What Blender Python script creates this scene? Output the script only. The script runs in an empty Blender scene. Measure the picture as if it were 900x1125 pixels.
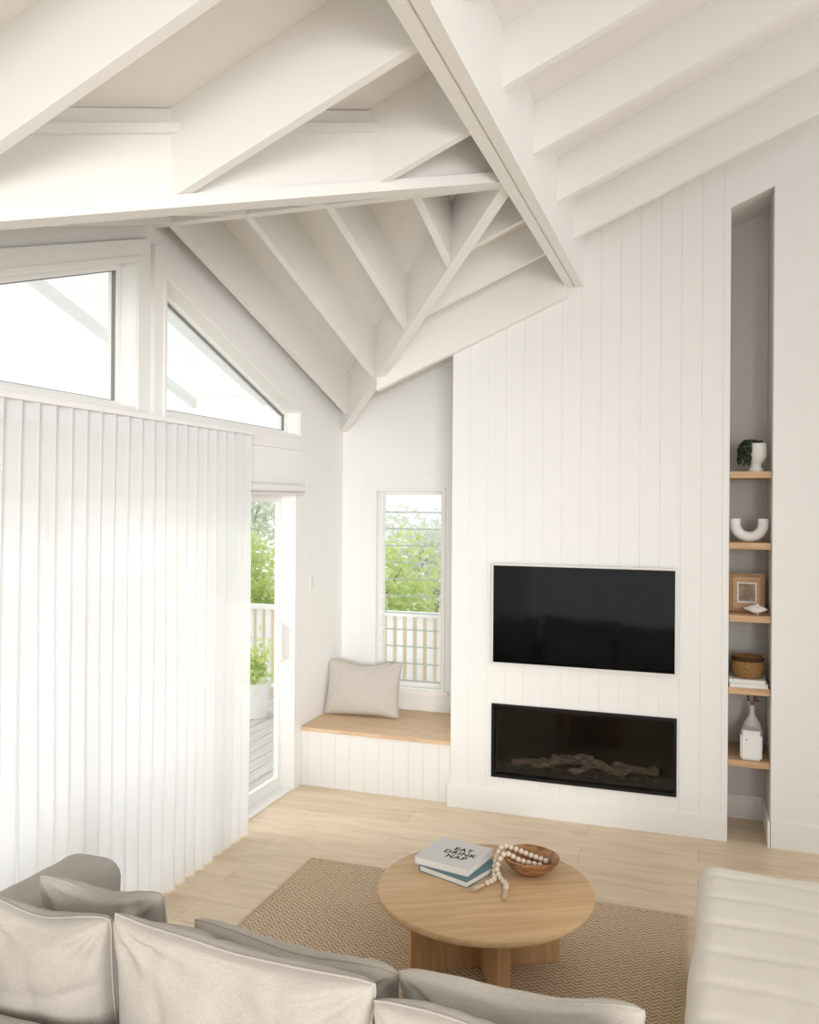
import bpy, bmesh, math, random
from mathutils import Vector, Matrix, noise
random.seed(7)
SC = bpy.context.scene
C = SC.collection
PI = math.pi

# ------------------------------------------------------------------ colours / materials
def s(r, g, b):
    def f(v):
        v /= 255.0
        return v/12.92 if v <= .04045 else ((v+.055)/1.055)**2.4
    return (f(r), f(g), f(b), 1)

def nodes(name):
    m = bpy.data.materials.new(name); m.use_nodes = True
    nt = m.node_tree
    return m, nt, nt.nodes['Principled BSDF']

def scl(c, k): return (min(1, c[0]*k), min(1, c[1]*k), min(1, c[2]*k), 1)

def mat(name, col, rough=.5, spec=.3, var=.03, vscale=8, bump=0, bscale=60, metal=0, stretch=(1, 1, 1)):
    m, nt, b = nodes(name)
    L = nt.links.new
    tc = nt.nodes.new('ShaderNodeTexCoord'); mp = nt.nodes.new('ShaderNodeMapping')
    mp.inputs['Scale'].default_value = stretch
    L(tc.outputs['Object'], mp.inputs['Vector'])
    n = nt.nodes.new('ShaderNodeTexNoise'); n.inputs['Scale'].default_value = vscale; n.inputs['Detail'].default_value = 4
    L(mp.outputs['Vector'], n.inputs['Vector'])
    r = nt.nodes.new('ShaderNodeValToRGB')
    r.color_ramp.elements[0].position = .3; r.color_ramp.elements[0].color = scl(col, 1-var)
    r.color_ramp.elements[1].position = .7; r.color_ramp.elements[1].color = scl(col, 1+var)
    L(n.outputs['Fac'], r.inputs['Fac']); L(r.outputs['Color'], b.inputs['Base Color'])
    b.inputs['Roughness'].default_value = rough; b.inputs['Specular IOR Level'].default_value = spec
    b.inputs['Metallic'].default_value = metal
    if bump:
        n2 = nt.nodes.new('ShaderNodeTexNoise'); n2.inputs['Scale'].default_value = bscale
        L(mp.outputs['Vector'], n2.inputs['Vector'])
        bp = nt.nodes.new('ShaderNodeBump'); bp.inputs['Strength'].default_value = bump; bp.inputs['Distance'].default_value = .01
        L(n2.outputs['Fac'], bp.inputs['Height']); L(bp.outputs['Normal'], b.inputs['Normal'])
    return m

def wood(name, c1, c2, stretch=(1, 12, 12), scale=3, rough=.5, spec=.3):
    m, nt, b = nodes(name); L = nt.links.new
    tc = nt.nodes.new('ShaderNodeTexCoord'); mp = nt.nodes.new('ShaderNodeMapping')
    mp.inputs['Scale'].default_value = stretch; L(tc.outputs['Object'], mp.inputs['Vector'])
    n = nt.nodes.new('ShaderNodeTexNoise'); n.inputs['Scale'].default_value = scale; n.inputs['Detail'].default_value = 6
    n.inputs['Distortion'].default_value = .6
    L(mp.outputs['Vector'], n.inputs['Vector'])
    r = nt.nodes.new('ShaderNodeValToRGB')
    r.color_ramp.elements[0].position = .32; r.color_ramp.elements[0].color = c1
    r.color_ramp.elements[1].position = .68; r.color_ramp.elements[1].color = c2
    L(n.outputs['Fac'], r.inputs['Fac']); L(r.outputs['Color'], b.inputs['Base Color'])
    b.inputs['Roughness'].default_value = rough; b.inputs['Specular IOR Level'].default_value = spec
    return m

def floor_mat():
    m, nt, b = nodes('oak_floor'); L = nt.links.new
    tc = nt.nodes.new('ShaderNodeTexCoord')
    br = nt.nodes.new('ShaderNodeTexBrick')
    br.inputs['Scale'].default_value = 1; br.inputs['Brick Width'].default_value = 1.9; br.inputs['Row Height'].default_value = .24
    br.inputs['Mortar Size'].default_value = .0016; br.inputs['Mortar Smooth'].default_value = .3; br.offset = .37
    br.inputs['Color1'].default_value = s(234, 214, 187); br.inputs['Color2'].default_value = s(222, 201, 173)
    br.inputs['Mortar'].default_value = s(184, 160, 132)
    L(tc.outputs['Object'], br.inputs['Vector'])
    mp = nt.nodes.new('ShaderNodeMapping'); mp.inputs['Scale'].default_value = (1.4, 8, 1); L(tc.outputs['Object'], mp.inputs['Vector'])
    n = nt.nodes.new('ShaderNodeTexNoise'); n.inputs['Scale'].default_value = 1.8; n.inputs['Detail'].default_value = 6; n.inputs['Distortion'].default_value = 1.0
    L(mp.outputs['Vector'], n.inputs['Vector'])
    r = nt.nodes.new('ShaderNodeValToRGB')
    r.color_ramp.elements[0].position = .3; r.color_ramp.elements[0].color = (.86, .83, .79, 1)
    r.color_ramp.elements[1].position = .6; r.color_ramp.elements[1].color = (1, 1, 1, 1)
    L(n.outputs['Fac'], r.inputs['Fac'])
    mx = nt.nodes.new('ShaderNodeMix'); mx.data_type = 'RGBA'; mx.blend_type = 'MULTIPLY'; mx.inputs[0].default_value = 1
    L(br.outputs['Color'], mx.inputs[6]); L(r.outputs['Color'], mx.inputs[7]); L(mx.outputs[2], b.inputs['Base Color'])
    b.inputs['Roughness'].default_value = .38; b.inputs['Specular IOR Level'].default_value = .38
    return m

def rug_mat():
    m, nt, b = nodes('jute_weave'); L = nt.links.new
    tc = nt.nodes.new('ShaderNodeTexCoord'); sp = nt.nodes.new('ShaderNodeSeparateXYZ'); L(tc.outputs['Object'], sp.inputs[0])
    def math_(op, a, b_=None, v=None):
        n = nt.nodes.new('ShaderNodeMath'); n.operation = op; L(a, n.inputs[0])
        if b_ is not None: L(b_, n.inputs[1])
        elif v is not None: n.inputs[1].default_value = v
        return n.outputs[0]
    tri = math_('PINGPONG', sp.outputs['X'], v=.024)
    ns = nt.nodes.new('ShaderNodeTexNoise'); ns.inputs['Scale'].default_value = 40; L(tc.outputs['Object'], ns.inputs['Vector'])
    nz = math_('MULTIPLY', ns.outputs['Fac'], v=.022)
    sm = math_('ADD', math_('ADD', sp.outputs['Y'], tri), nz)
    wv = math_('SINE', math_('MULTIPLY', sm, v=2*PI/.028))
    f = math_('MULTIPLY_ADD', wv, v=.5); f.node.inputs[2].default_value = .5
    r = nt.nodes.new('ShaderNodeValToRGB')
    r.color_ramp.elements[0].position = .05; r.color_ramp.elements[0].color = s(168, 141, 111)
    r.color_ramp.elements[1].position = .6; r.color_ramp.elements[1].color = s(220, 199, 171)
    L(f, r.inputs['Fac'])
    L(r.outputs['Color'], b.inputs['Base Color'])
    bp = nt.nodes.new('ShaderNodeBump'); bp.inputs['Strength'].default_value = .5; bp.inputs['Distance'].default_value = .006
    L(f, bp.inputs['Height']); L(bp.outputs['Normal'], b.inputs['Normal'])
    b.inputs['Roughness'].default_value = .95; b.inputs['Specular IOR Level'].default_value = .1
    return m

def linen(name, col):
    m, nt, b = nodes(name); L = nt.links.new
    tc = nt.nodes.new('ShaderNodeTexCoord')
    mpa = nt.nodes.new('ShaderNodeMapping'); mpa.inputs['Scale'].default_value = (1, 1, .15); L(tc.outputs['Object'], mpa.inputs['Vector'])
    mpb = nt.nodes.new('ShaderNodeMapping'); mpb.inputs['Scale'].default_value = (.15, 1, 1); L(tc.outputs['Object'], mpb.inputs['Vector'])
    def nz(src, sc, det):
        n = nt.nodes.new('ShaderNodeTexNoise'); n.inputs['Scale'].default_value = sc; n.inputs['Detail'].default_value = det; L(src, n.inputs['Vector']); return n.outputs['Fac']
    def mth(op, a, b_, v=None):
        q = nt.nodes.new('ShaderNodeMath'); q.operation = op; L(a, q.inputs[0])
        if b_ is not None: L(b_, q.inputs[1])
        else: q.inputs[1].default_value = v
        return q.outputs[0]
    weave = mth('MULTIPLY', mth('ADD', nz(mpa.outputs['Vector'], 300, 1), nz(mpb.outputs['Vector'], 300, 1)), None, .5)
    r = nt.nodes.new('ShaderNodeValToRGB')
    r.color_ramp.elements[0].position = .3; r.color_ramp.elements[0].color = scl(col, .90)
    r.color_ramp.elements[1].position = .7; r.color_ramp.elements[1].color = scl(col, 1.09)
    L(weave, r.inputs['Fac']); L(r.outputs['Color'], b.inputs['Base Color'])
    bp = nt.nodes.new('ShaderNodeBump'); bp.inputs['Strength'].default_value = .12; bp.inputs['Distance'].default_value = .003
    L(weave, bp.inputs['Height']); L(bp.outputs['Normal'], b.inputs['Normal'])
    b.inputs['Roughness'].default_value = 1; b.inputs['Specular IOR Level'].default_value = .02
    b.inputs['Sheen Weight'].default_value = .08
    return m

def glass_mat(name, tint=(1, 1, 1, 1), gl=.06):
    m = bpy.data.materials.new(name); m.use_nodes = True; nt = m.node_tree; nt.nodes.clear(); L = nt.links.new
    o = nt.nodes.new('ShaderNodeOutputMaterial'); t = nt.nodes.new('ShaderNodeBsdfTransparent'); t.inputs[0].default_value = tint
    g = nt.nodes.new('ShaderNodeBsdfGlossy'); g.inputs['Roughness'].default_value = .03
    mx = nt.nodes.new('ShaderNodeMixShader'); mx.inputs[0].default_value = gl
    L(t.outputs[0], mx.inputs[1]); L(g.outputs[0], mx.inputs[2]); L(mx.outputs[0], o.inputs[0])
    return m

def sheer_mat(name, transp, transl, c=1.):
    m = bpy.data.materials.new(name); m.use_nodes = True; nt = m.node_tree; nt.nodes.clear(); L = nt.links.new
    o = nt.nodes.new('ShaderNodeOutputMaterial')
    tr = nt.nodes.new('ShaderNodeBsdfTransparent'); tl = nt.nodes.new('ShaderNodeBsdfTranslucent'); d = nt.nodes.new('ShaderNodeBsdfDiffuse')
    tc = nt.nodes.new('ShaderNodeTexCoord'); n = nt.nodes.new('ShaderNodeTexNoise'); n.inputs['Scale'].default_value = 300
    L(tc.outputs['Object'], n.inputs['Vector'])
    r = nt.nodes.new('ShaderNodeValToRGB'); r.color_ramp.elements[0].color = (.91*c, .91*c, .92*c, 1); r.color_ramp.elements[1].color = (.975*c, .975*c, .98*c, 1)
    L(n.outputs['Fac'], r.inputs['Fac']); L(r.outputs['Color'], d.inputs['Color']); L(r.outputs['Color'], tl.inputs['Color'])
    a = nt.nodes.new('ShaderNodeMixShader'); a.inputs[0].default_value = transl; L(d.outputs[0], a.inputs[1]); L(tl.outputs[0], a.inputs[2])
    bm_ = nt.nodes.new('ShaderNodeMixShader'); bm_.inputs[0].default_value = transp; L(a.outputs[0], bm_.inputs[1]); L(tr.outputs[0], bm_.inputs[2])
    L(bm_.outputs[0], o.inputs[0])
    return m

def leaf_mat(name, c1, c2):
    m, nt, b = nodes(name); L = nt.links.new
    tc = nt.nodes.new('ShaderNodeTexCoord'); n = nt.nodes.new('ShaderNodeTexNoise'); n.inputs['Scale'].default_value = 3.5; L(tc.outputs['Object'], n.inputs['Vector'])
    r = nt.nodes.new('ShaderNodeValToRGB'); r.color_ramp.elements[0].position = .35; r.color_ramp.elements[1].position = .65
    r.color_ramp.elements[0].color = c1; r.color_ramp.elements[1].color = c2
    L(n.outputs['Fac'], r.inputs['Fac']); L(r.outputs['Color'], b.inputs['Base Color'])
    b.inputs['Roughness'].default_value = .6; b.inputs['Specular IOR Level'].default_value = .2
    tl = nt.nodes.new('ShaderNodeBsdfTranslucent'); L(r.outputs['Color'], tl.inputs['Color'])
    mx = nt.nodes.new('ShaderNodeMixShader'); mx.inputs[0].default_value = .5
    L(b.outputs[0], mx.inputs[1]); L(tl.outputs[0], mx.inputs[2]); L(mx.outputs[0], nt.nodes['Material Output'].inputs[0])
    return m

M = {}
M['wall'] = mat('white_wall_paint', s(248, 247, 244), .6, .2, .004, 3)
M['board'] = mat('white_board_paint', s(242, 241, 238), .5, .2, .005, 3)
M['ceil'] = mat('warm_white_ceiling_paint', s(246, 243, 239), .6, .2, .006, 4, stretch=(6, 1, 1))
M['beam'] = mat('white_beam_paint', s(244, 242, 238), .5, .2, .005, 5)
M['trim'] = mat('white_trim_gloss', s(246, 245, 242), .4, .3, .005, 5)
M['niche'] = mat('niche_grey', s(222, 218, 213), .6, .2, .01, 5)  # greyer than the boards around the niche
M['floor'] = floor_mat()
M['rug'] = rug_mat()
M['rugedge'] = mat('jute_binding', s(208, 186, 158), .95, .1, .12, 90, .4, 200)
M['oak'] = wood('oak_table_wood', s(196, 160, 118), s(216, 182, 142), (1.0, 14, 14), 2.2, .45)
M['oakleg'] = wood('oak_leg_wood', s(186, 145, 102), s(210, 170, 126), (14, 14, 1.2), 2.0, .5)
M['shelfwood'] = wood('oak_shelf_wood', s(190, 154, 116), s(216, 182, 144), (2, 16, 16), 2.5, .5)
M['seatwood'] = wood('oak_seat_wood', s(214, 182, 146), s(231, 203, 170), (1.4, 14, 14), 2.4, .45)
M['acacia'] = wood('bowl_wood', s(104, 68, 42), s(178, 132, 90), (7, 7, 24), 2.2, .4)
M['linen'] = linen('grey_linen', s(176, 169, 160))
M['linen2'] = linen('beige_linen', s(191, 184, 174))
M['linen_sofa'] = linen('sofa_linen', s(176, 170, 161))
M['linen_lit'] = linen('lit_linen', s(233, 226, 215))  # paler than the sofa linen: light painted into the colour
M['seatcush'] = linen('taupe_linen', s(204, 197, 189))
M['black'] = mat('black_metal', s(18, 18, 19), .4, .3, .05, 20)
M['seal'] = mat('grey_window_seal', s(140, 140, 140), .6, .2, .03, 20)
M['firebox'] = mat('soot_black', s(20, 19, 19), .8, .1, .2, 12)
M['screen'] = mat('screen_glass', s(7, 8, 9), .07, .30, .02, 3)
M['log'] = wood('burnt_log_bark', s(76, 64, 56), s(140, 120, 102), (6, 20, 20), 3, .9, .1)
M['pebble'] = mat('ember_stone', s(38, 35, 34), .6, .3, .4, 40)
M['glass'] = glass_mat('clear_glass', (.98, .99, .98, 1), .04)
M['fireglass'] = glass_mat('smoked_glass', (.84, .84, .84, 1), .035)
M['sheer'] = sheer_mat('sheer_fabric', .12, .58)
M['glow_roof'] = sheer_mat('translucent_roofing', .12, .82)  # translucency added so daylight passes the porch roof and its rafters glow
M['heading'] = mat('white_heading_tape', s(240, 240, 241), .8, .1, .02, 40)
M['louvre_edge'] = mat('glass_edge', s(178, 190, 186), .3, .4, .02, 30)
M['ceramic'] = mat('white_ceramic', s(240, 238, 234), .5, .3, .02, 8)
M['plastic'] = mat('white_plastic', s(240, 239, 237), .4, .3, .01, 8)
M['tvframe'] = mat('pale_tv_frame', s(226, 223, 219), .4, .3, .01, 8)
M['steel'] = mat('brushed_steel', s(170, 170, 172), .35, .5, .05, 30, metal=.8)
M['bookgrey'] = mat('pale_grey_book_cloth', s(212, 210, 207), .8, .15, .02, 120)
M['bookteal'] = mat('teal_grey_book_cloth', s(104, 132, 140), .8, .15, .05, 90)
M['page'] = mat('paper_pages', s(238, 234, 226), .9, .1, .05, 60, stretch=(1, 1, 30))
M['ink'] = mat('black_ink', s(26, 26, 28), .7, .1, .02, 10)
M['bead'] = mat('cream_wood_bead', s(222, 206, 184), .6, .2, .08, 30)
M['tassel'] = mat('jute_tassel', s(206, 186, 158), .9, .1, .15, 60, stretch=(8, 8, 1))
M['basket'] = mat('seagrass_weave', s(156, 120, 78), .9, .1, .35, 70, .8, 90, stretch=(1, 1, 3))
M['basketband'] = mat('dark_basket_weave', s(80, 58, 40), .9, .1, .3, 70, .8, 90, stretch=(1, 1, 3))
M['framewood'] = wood('frame_wood', s(150, 110, 70), s(186, 144, 102), (4, 4, 20), 3, .5)
M['matboard'] = mat('cream_mat_board', s(240, 237, 230), .8, .1, .01, 10)
M['photo'] = mat('sepia_print', s(160, 142, 120), .5, .2, .4, 14)
M['shell'] = mat('white_shell', s(240, 234, 226), .5, .3, .06, 30)
M['dried'] = mat('dried_flower', s(140, 104, 76), .9, .1, .2, 50)
M['pearl'] = mat('trailing_leaf', s(48, 62, 42), .6, .2, .3, 60)
M['leaf_a'] = leaf_mat('bright_leaf', s(206, 224, 142), s(236, 243, 184))  # leaf colours paled to paint in the outdoor haze
M['leaf_b'] = leaf_mat('mid_leaf', s(208, 222, 170), s(232, 240, 204))
M['leaf_c'] = leaf_mat('haze_leaf', s(232, 236, 226), s(243, 246, 238))  # near white: haze painted into the farthest foliage
M['bark'] = mat('tree_bark', s(170, 160, 148), .9, .1, .2, 20)
M['deck'] = wood('grey_deck_timber', s(180, 177, 174), s(202, 199, 196), (16, 1, 1), 2, .7)
M['fence'] = wood('tan_fence_timber', s(214, 192, 166), s(230, 212, 188), (12, 12, 1), 2, .8)
M['grass'] = mat('pale_lawn_grass', s(186, 196, 164), .9, .1, .15, 20)
M['extwhite'] = mat('exterior_white_paint', s(248, 248, 248), .5, .3, .005, 5)

# ------------------------------------------------------------------ mesh helpers
def nb(): return bmesh.new()

def rootmat(o):
    m = o.matrix_basis.copy(); p = o.parent
    while p: m = p.matrix_basis @ m; p = p.parent
    return m

def obj(name, bm, m, parent=None, smooth=False, label=None, kind=None, W=True, ang=40):
    if parent is not None and W: bm.transform(rootmat(parent).inverted())
    bmesh.ops.recalc_face_normals(bm, faces=bm.faces[:])
    me = bpy.data.meshes.new(name); bm.to_mesh(me); bm.free()
    for mm in (m if isinstance(m, list) else [m]): me.materials.append(mm)
    if smooth:
        me.polygons.foreach_set('use_smooth', [True]*len(me.polygons)); me.set_sharp_from_angle(angle=math.radians(ang))
    o = bpy.data.objects.new(name, me); C.objects.link(o)
    if parent is not None: o.parent = parent
    if label: o['label'] = label
    if kind: o['kind'] = kind
    return o

def thing(name, label, cat, loc=(0, 0, 0), rotz=0, group=None):
    o = bpy.data.objects.new(name, None); C.objects.link(o)
    o.empty_display_size = .1
    o.location = loc; o.rotation_euler = (0, 0, rotz); o['label'] = label; o['category'] = cat
    if group: o['group'] = group
    return o

def tag(o, label, cat, group=None):
    o['label'] = label; o['category'] = cat
    if group: o['group'] = group
    return o

def struct(name, bm, m, parent=None, smooth=False):
    o = obj(name, bm, m, parent, smooth)
    if parent is None: o['kind'] = 'structure'
    return o

def box(bm, x0, x1, y0, y1, z0, z1):
    v = [bm.verts.new(p) for p in ((x0, y0, z0), (x1, y0, z0), (x1, y1, z0), (x0, y1, z0), (x0, y0, z1), (x1, y0, z1), (x1, y1, z1), (x0, y1, z1))]
    for f in ((0, 3, 2, 1), (4, 5, 6, 7), (0, 1, 5, 4), (1, 2, 6, 5), (2, 3, 7, 6), (3, 0, 4, 7)): bm.faces.new([v[i] for i in f])
    return v

def bevel(bm, r, seg=2):
    bmesh.ops.bevel(bm, geom=bm.edges[:], offset=r, segments=seg, affect='EDGES', clamp_overlap=True)

def prism(bm, pts, vec):
    vec = Vector(vec); a = [bm.verts.new(p) for p in pts]; b = [bm.verts.new(Vector(p)+vec) for p in pts]; n = len(pts)
    bm.faces.new(a); bm.faces.new(b[::-1])
    for i in range(n): bm.faces.new((a[i], b[i], b[(i+1) % n], a[(i+1) % n]))

def inset(poly, w):
    n = len(poly); out = []
    area = sum(poly[i][0]*poly[(i+1) % n][1]-poly[(i+1) % n][0]*poly[i][1] for i in range(n))
    sg = 1 if area > 0 else -1
    L = []
    for i in range(n):
        p = Vector(poly[i]); q = Vector(poly[(i+1) % n]); d = (q-p).normalized(); nn = Vector((-d.y, d.x))*sg
        L.append((p+nn*w, d))
    for i in range(n):
        p, d = L[i-1]; q, e = L[i]
        cr = d.x*e.y-d.y*e.x
        t = ((q.x-p.x)*e.y-(q.y-p.y)*e.x)/cr
        out.append((p.x+d.x*t, p.y+d.y*t))
    return out

def ring(bm, outer, inner, vec):
    vec = Vector(vec); n = len(outer)
    A = [bm.verts.new(p) for p in outer]; B = [bm.verts.new(p) for p in inner]
    A2 = [bm.verts.new(Vector(p)+vec) for p in outer]; B2 = [bm.verts.new(Vector(p)+vec) for p in inner]
    for i in range(n):
        j = (i+1) % n
        bm.faces.new((A[i], A[j], B[j], B[i])); bm.faces.new((A2[i], B2[i], B2[j], A2[j]))
        bm.faces.new((A[i], A2[i], A2[j], A[j])); bm.faces.new((B[i], B[j], B2[j], B2[i]))

def YZ(poly, x): return [(x, p[0], p[1]) for p in poly]
def XZ(poly, y): return [(p[0], y, p[1]) for p in poly]

def tube(bm, path, r, n=8, cap=True):
    path = [Vector(p) for p in path]; m = len(path)
    rr = r if isinstance(r, (list, tuple)) else [r]*m
    rings = []; up = Vector((0, 0, 1))
    T0 = (path[1]-path[0]).normalized()
    if abs(T0.dot(up)) > .9: up = Vector((1, 0, 0))
    u = (up-T0*up.dot(T0)).normalized()
    for i in range(m):
        T = (path[min(i+1, m-1)]-path[max(i-1, 0)]).normalized()
        u = (u-T*u.dot(T)).normalized(); v = T.cross(u)
        rings.append([bm.verts.new(path[i]+(u*math.cos(2*PI*k/n)+v*math.sin(2*PI*k/n))*rr[i]) for k in range(n)])
    for i in range(m-1):
        for k in range(n):
            bm.faces.new((rings[i][k], rings[i][(k+1) % n], rings[i+1][(k+1) % n], rings[i+1][k]))
    if cap:
        bm.faces.new(rings[0][::-1]); bm.faces.new(rings[-1])

def lathe(bm, prof, c=(0, 0, 0), n=32, fn=None):
    c = Vector(c); rings = []
    for r, z in prof:
        if r < 1e-6: rings.append([bm.verts.new(c+Vector((0, 0, z)))])
        else:
            R = []
            for k in range(n):
                a = 2*PI*k/n; q = r*(fn(a, z) if fn else 1)
                R.append(bm.verts.new(c+Vector((q*math.cos(a), q*math.sin(a), z))))
            rings.append(R)
    for A, B in zip(rings, rings[1:]):
        for k in range(n):
            j = (k+1) % n
            if len(A) == 1 and len(B) == 1: continue
            if len(A) == 1: bm.faces.new((A[0], B[j], B[k]))
            elif len(B) == 1: bm.faces.new((A[k], A[j], B[0]))
            else: bm.faces.new((A[k], A[j], B[j], B[k]))

def rbox(bm, c, h, r, n, disp=None):
    c = Vector(c); h = Vector(h); vs = {}
    def V(p):
        key = (round(p.x, 5), round(p.y, 5), round(p.z, 5))
        if key in vs: return vs[key]
        q = Vector([max(-(h[i]-r), min(h[i]-r, p[i])) for i in range(3)])
        d = (p-q).normalized(); P = q+d*r+c
        if disp: P = disp(P, d)
        vs[key] = bm.verts.new(P); return vs[key]
    for ax in range(3):
        a, b = [i for i in range(3) if i != ax]
        def co(i, N, H):   # denser near the edges
            t = -1+2*i/N
            return H*math.copysign(1-(1-abs(t))**1.35, t)
        for sg in (-1, 1):
            for i in range(n[a]):
                for j in range(n[b]):
                    q = []
                    for di, dj in ((0, 0), (1, 0), (1, 1), (0, 1)):
                        p = Vector((0, 0, 0)); p[ax] = sg*h[ax]; p[a] = co(i+di, n[a], h[a]); p[b] = co(j+dj, n[b], h[b])
                        q.append(V(p))
                    try: bm.faces.new(q)
                    except ValueError: pass

def pillow(bm, w, h, t, seed, wr=.01, bow=.06, n=26, full=.36):
    """upright cushion in the XZ plane, base at z=0"""
    P = {}
    def pos(u, v, sd):
        x = u*w/2*(1-bow*(1-v*v)*abs(u)); z = v*h/2*(1-bow*(1-u*u)*abs(v))
        z += .020*noise.noise(Vector((x*4+seed, v*.5, seed)))*abs(v)
        if v > 0: z -= .026*v*math.exp(-((u-.1*math.sin(seed))/.5)**2)      # slouching top edge
        cr = max(0, abs(u)+abs(v)-1.86)      # slightly rounded corners
        x -= math.copysign(cr*.05, u); z -= math.copysign(cr*.05, v)
        e = max(0, (1-u*u)*(1-v*v))
        y = sd*t/2*e**full*(1-.16*v)
        k = min(1, e*5)
        nz = noise.noise(Vector((x*3.2+seed*7.3, z*3.2, sd*3+seed)))
        y += sd*nz*wr*k
        for q in range(3):            # long soft creases, a different direction each
            an = seed*1.7+q*1.1+sd; aa = x*math.cos(an)+z*math.sin(an); bb = -x*math.sin(an)+z*math.cos(an)
            rdg = 1-abs(noise.noise(Vector((aa*5+seed, bb*1.2, q*5+sd))))*2.8
            if rdg > 0: y -= sd*wr*.5*rdg**2.5*k
        rad = math.hypot(abs(u)-1, abs(v)-1)     # creases running from the corners
        y += sd*wr*.9*math.exp(-rad*2.2)*math.sin(math.atan2(1-abs(v)+.001, 1-abs(u)+.001)*10+seed)*k
        return Vector((x, y, z+h/2))
    for sd in (-1, 1):
        for i in range(n+1):
            for j in range(n+1):
                ed = i in (0, n) or j in (0, n)
                if ed and sd == 1: P[(sd, i, j)] = P[(-1, i, j)]; continue
                tu = -1+2*i/n; tv = -1+2*j/n
                u = math.copysign(1-(1-abs(tu))**1.5, tu); v = math.copysign(1-(1-abs(tv))**1.5, tv)
                P[(sd, i, j)] = bm.verts.new(pos(u, v, sd))
        for i in range(n):
            for j in range(n): bm.faces.new((P[(sd, i, j)], P[(sd, i+1, j)], P[(sd, i+1, j+1)], P[(sd, i, j+1)]))
    edge = []
    for k in range(n): edge.append(P[(-1, k, 0)].co.copy())
    for k in range(n): edge.append(P[(-1, n, k)].co.copy())
    for k in range(n): edge.append(P[(-1, n-k, n)].co.copy())
    for k in range(n): edge.append(P[(-1, 0, n-k)].co.copy())
    edge.append(edge[0])
    return edge

# ------------------------------------------------------------------ levels of the room
XL = -2.93          # inner face of the left wall
XR = 4.6            # open right end of the room
YF = -3.6           # open end of the room behind the camera
YB = 5.94           # face of the chimney breast
YA = 6.80           # back of the window alcove
def zA(x): return 4.45+.43*x             # ceiling boards of the main slope
ZR = zA(-.9); RY = 4.06                  # ridge of the cross gable
PB = (ZR-zA(XL))/(YA-RY)
def zB(y): return ZR-PB*abs(y-RY)
RD = .24                                  # rafter depth

# ------------------------------------------------------------------ floor
bm = nb(); box(bm, -3.07, XR, YF, 6.95, -.12, 0); struct('floor', bm, M['floor'])

# ------------------------------------------------------------------ ceiling
bm = nb()
def slab(pts):
    prism(bm, pts, (0, 0, .06))
A = lambda x, y: (x, y, zA(x)); B = lambda x, y: (x, y, zB(y))
slab([A(XL-.02, YA+.1), A(XR, YA+.1), A(XR, RY), A(-.9, RY)])
slab([A(-.9, RY), A(XR, RY), A(XR, YF), A(XL-.02, YF), A(XL-.02, 2*RY-YA)])
slab([B(XL-.02, RY), A(-.9, RY), B(XL-.02, YA)])
slab([B(XL-.02, RY), B(XL-.02, 2*RY-YA), A(-.9, RY)])
ceiling = struct('ceiling', bm, M['ceil'])

BX0, BX1 = -.89, -.77                     # main beam
def xv(y): return XL+(YA-(y if y > RY else 2*RY-y))/(YA-RY)*2.03
def rafterX(x0, x1, y, w=.045, d=RD):
    b = nb(); prism(b, [(x0, y-w/2, zA(x0)-d), (x1, y-w/2, zA(x1)-d), (x1, y-w/2, zA(x1)+.01), (x0, y-w/2, zA(x0)+.01)], (0, w, 0))
    obj('rafter', b, M['beam'], ceiling)
for y in (5.48, 4.79, 4.10, 3.41, 2.72, 2.03, 1.34, .65, -.04): rafterX(BX1-.01, XR, y)
for y in (5.48, 4.79): rafterX(xv(y), BX0+.01, y)
for y in (3.41, 2.72, 2.03, 1.36): rafterX(xv(y), BX0+.01, y, d=.335)
rafterX(xv(5.905), BX0+.01, 5.905, .06, .46)
rafterX(XL, -1.70, 6.775)
for y in (.65, -.04): rafterX(XL, BX0+.01, y, d=.335)
for x in (-2.80, -2.32, -1.84, -1.36):
    yv = YA-(x-XL)/2.03*(YA-RY)
    for sg in (1, -1):
        ye = yv if sg > 0 else 2*RY-yv
        b = nb(); w = .045
        prism(b, [(x-w/2, RY, ZR-.33), (x-w/2, ye, zB(ye)-.33), (x-w/2, ye, zB(ye)+.01), (x-w/2, RY, ZR+.01)], (w, 0, 0))
        obj('rafter', b, M['beam'], ceiling)
for ye in (YA, 2*RY-YA):      # the two valley beams
    b = nb(); p = Vector((XL, ye, 2.79)); q = Vector((-.88, RY, 3.74)); d = (q-p); d.z = 0; dn = Vector((-d.y, d.x, 0)).normalized(); n_ = dn*.065
    def vb(z0, z1, wd, off=0, tp=True):
        nn = dn*wd; o_ = dn*off
        prism(b, [p-nn/2+o_+Vector((0, 0, z0)), q-nn/2+o_+Vector((0, 0, z0)), Vector((q.x, q.y, ZR+.01 if tp else q.z+z1))-nn/2+o_, Vector((p.x, p.y, zA(XL)+.01 if tp else p.z+z1))-nn/2+o_], nn)
    vb(0, 0, .065)
    if ye < RY: vb(-.003, .045, .12, 0, False)
    obj('valley_beam', b, M['beam'], ceiling)
    if ye < RY:
        b = nb(); fx = dn*(.034 if dn.y < 0 else -.034); fx2 = fx*1.7
        a0 = Vector((p.x, p.y, zA(XL))); a1 = Vector((q.x, q.y, ZR))
        prism(b, [a0+fx-Vector((0, 0, .085)), a1+fx-Vector((0, 0, .085)), a1+fx-Vector((0, 0, .05)), a0+fx-Vector((0, 0, .05))], fx2-fx)
        obj('cornice_strip', b, M['beam'], ceiling)
b = nb(); box(b, XL, -.88, RY-.03, RY+.03, 3.73, ZR+.02); obj('ridge_beam', b, M['beam'], ceiling)
b = nb(); mx_ = (BX0+BX1)/2
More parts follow.
